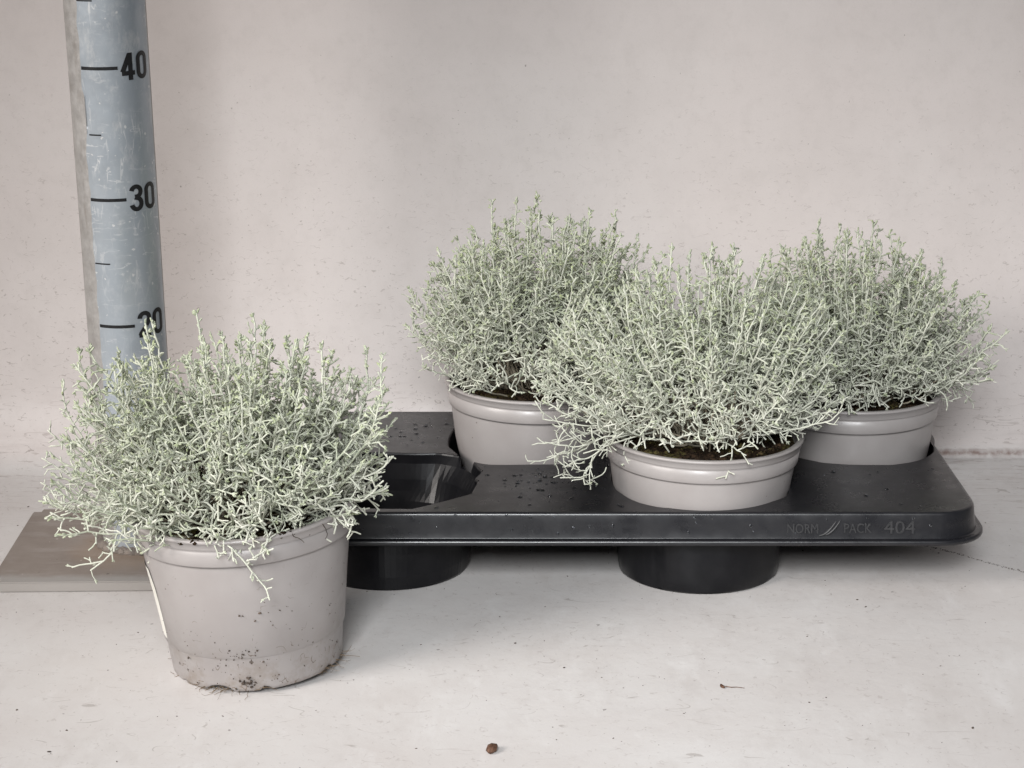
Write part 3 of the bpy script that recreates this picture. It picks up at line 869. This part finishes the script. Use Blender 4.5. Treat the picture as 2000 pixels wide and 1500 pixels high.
for a0, sp, cnt in ((-109, 9, 26), (-28, 7, 14), (-14, 6, 10), (-78, 4, 6), (-150, 3, 3), (-175, 3, 3)):
    for i in range(cnt):
        a = R(a0 + rg.normal(0, sp)); 
        fibre((5.75 * math.cos(a), 5.75 * math.sin(a), .12 + rg.uniform(0, .2)), (math.cos(a + rg.normal(0, .6)), math.sin(a + rg.normal(0, .6)), -.15), rg.uniform(.5, 1.9), rg.uniform(.012, .03))
V, Q, _ = tubes(polys, 4); props(link("roots", fast_mesh("roots", V, Q), M['root'], front), kind="stuff")
polys = []
for a0, z in ((-58, 11.3), (-40, 11.3)):
    a = R(a0)
    fibre((7.95 * math.cos(a), 7.95 * math.sin(a), z + .3), (math.cos(a) * .2 + .1, math.sin(a) * .2, -1), 1.2, .035)
V, Q, _ = tubes(polys, 5); link("root_strand", fast_mesh("root_strand", V, Q), M['darkroot'], front)
rng = random.Random(31); bm = bmesh.new()
def stuck(a, z, s):
    r = pot_r(z) + .08
    ico(bm, (r * math.cos(a), r * math.sin(a), z), s, (rng.uniform(.7, 1.5), rng.uniform(.7, 1.5), rng.uniform(.6, 1.2)), 1, .4, rng)
for i in range(34): stuck(R(rng.gauss(-88, 24)), abs(rng.gauss(1.6, 1.4)) + .3, rng.choice([.02, .03, .04, .05, .07]))
for i in range(15): stuck(R(rng.gauss(-92, 5)), rng.gauss(3.1, .2), rng.choice([.03, .05, .07]))
for i in range(16): stuck(R(rng.gauss(-88, 3)), rng.gauss(.75, .2), rng.choice([.06, .09, .12]))
for i in range(34): stuck(R(rng.uniform(-170, -5)), rng.uniform(.5, 7.5), rng.choice([.018, .025, .035]))
for i in range(10): stuck(R(rng.gauss(-72, 8)), rng.gauss(6.0, .5), rng.choice([.03, .05, .08]))
props(link("stuck_soil", mesh_bm("stuck_soil", bm), M['crumb'], front), kind="stuff")
# crumbs of soil and rootlets spilt over the rims
for ob, sd, az, nn in ((fr, 61, -58, 34), (bl, 62, -72, 22), (front, 63, -118, 26), (front, 64, -66, 10)):
    rg = np.random.default_rng(sd); rng = random.Random(sd); bm = bmesh.new()
    for i in range(nn):
        a = R(rng.gauss(az, 9)); r = rng.uniform(7.25, 7.75) * (ob is bl and .97 or 1.02)
        ico(bm, (r * math.cos(a), r * math.sin(a), 11.5 + rng.uniform(-.05, .25) - (.5 if r > 7.95 else 0)), rng.choice([.06, .09, .13, .18]), (1.2, 1, .8), 1, .4, rng)
    props(link("spilt_soil", mesh_bm("spilt_soil", bm), M['soil'], ob), kind="stuff")

# ------------------------------------------------------------------ small things lying on the floor
bm = bmesh.new(); rng = random.Random(77)
r = bmesh.ops.create_icosphere(bm, subdivisions=3, radius=.36)
for v in r['verts']:
    n_ = 1 + .22 * mnoise.noise(v.co * 6) + .08 * mnoise.noise(v.co * 16)
    v.co = Vector((v.co.x * .95 * n_, v.co.y * 1.45 * n_, v.co.z * .8 * n_ + .26))
bmesh.ops.rotate(bm, matrix=Matrix.Rotation(R(-18), 3, 'Z'), verts=bm.verts)
props(link("seed", mesh_bm("seed", bm), M['seed'], None, (-1.3, 117.9, 0)), "small wrinkled brown seed lying alone on the floor at the front", "seed")
bm = bmesh.new()
ico(bm, (0, 0, .09), .16, (2.0, .8, .6), 2, .2, rng)
polysF = [(np.array([(.2, 0, .08), (.6, -.1, .06), (1.0, -.05, .05), (1.5, -.2, .04)]), np.array([.03, .03, .025, .02]), 0)]
V, Q, _ = tubes(polysF, 5)
vs_ = [bm.verts.new(v) for v in V]
for q in Q: bm.faces.new([vs_[i] for i in q])
props(link("bark_fragment", mesh_bm("bark_fragment", bm), M['seed'], None, (14.6, 128.0, 0)), "dark brown bark fragment with a thin strand on the floor before the tray", "bark fragment")

scene.render.engine = 'CYCLES'
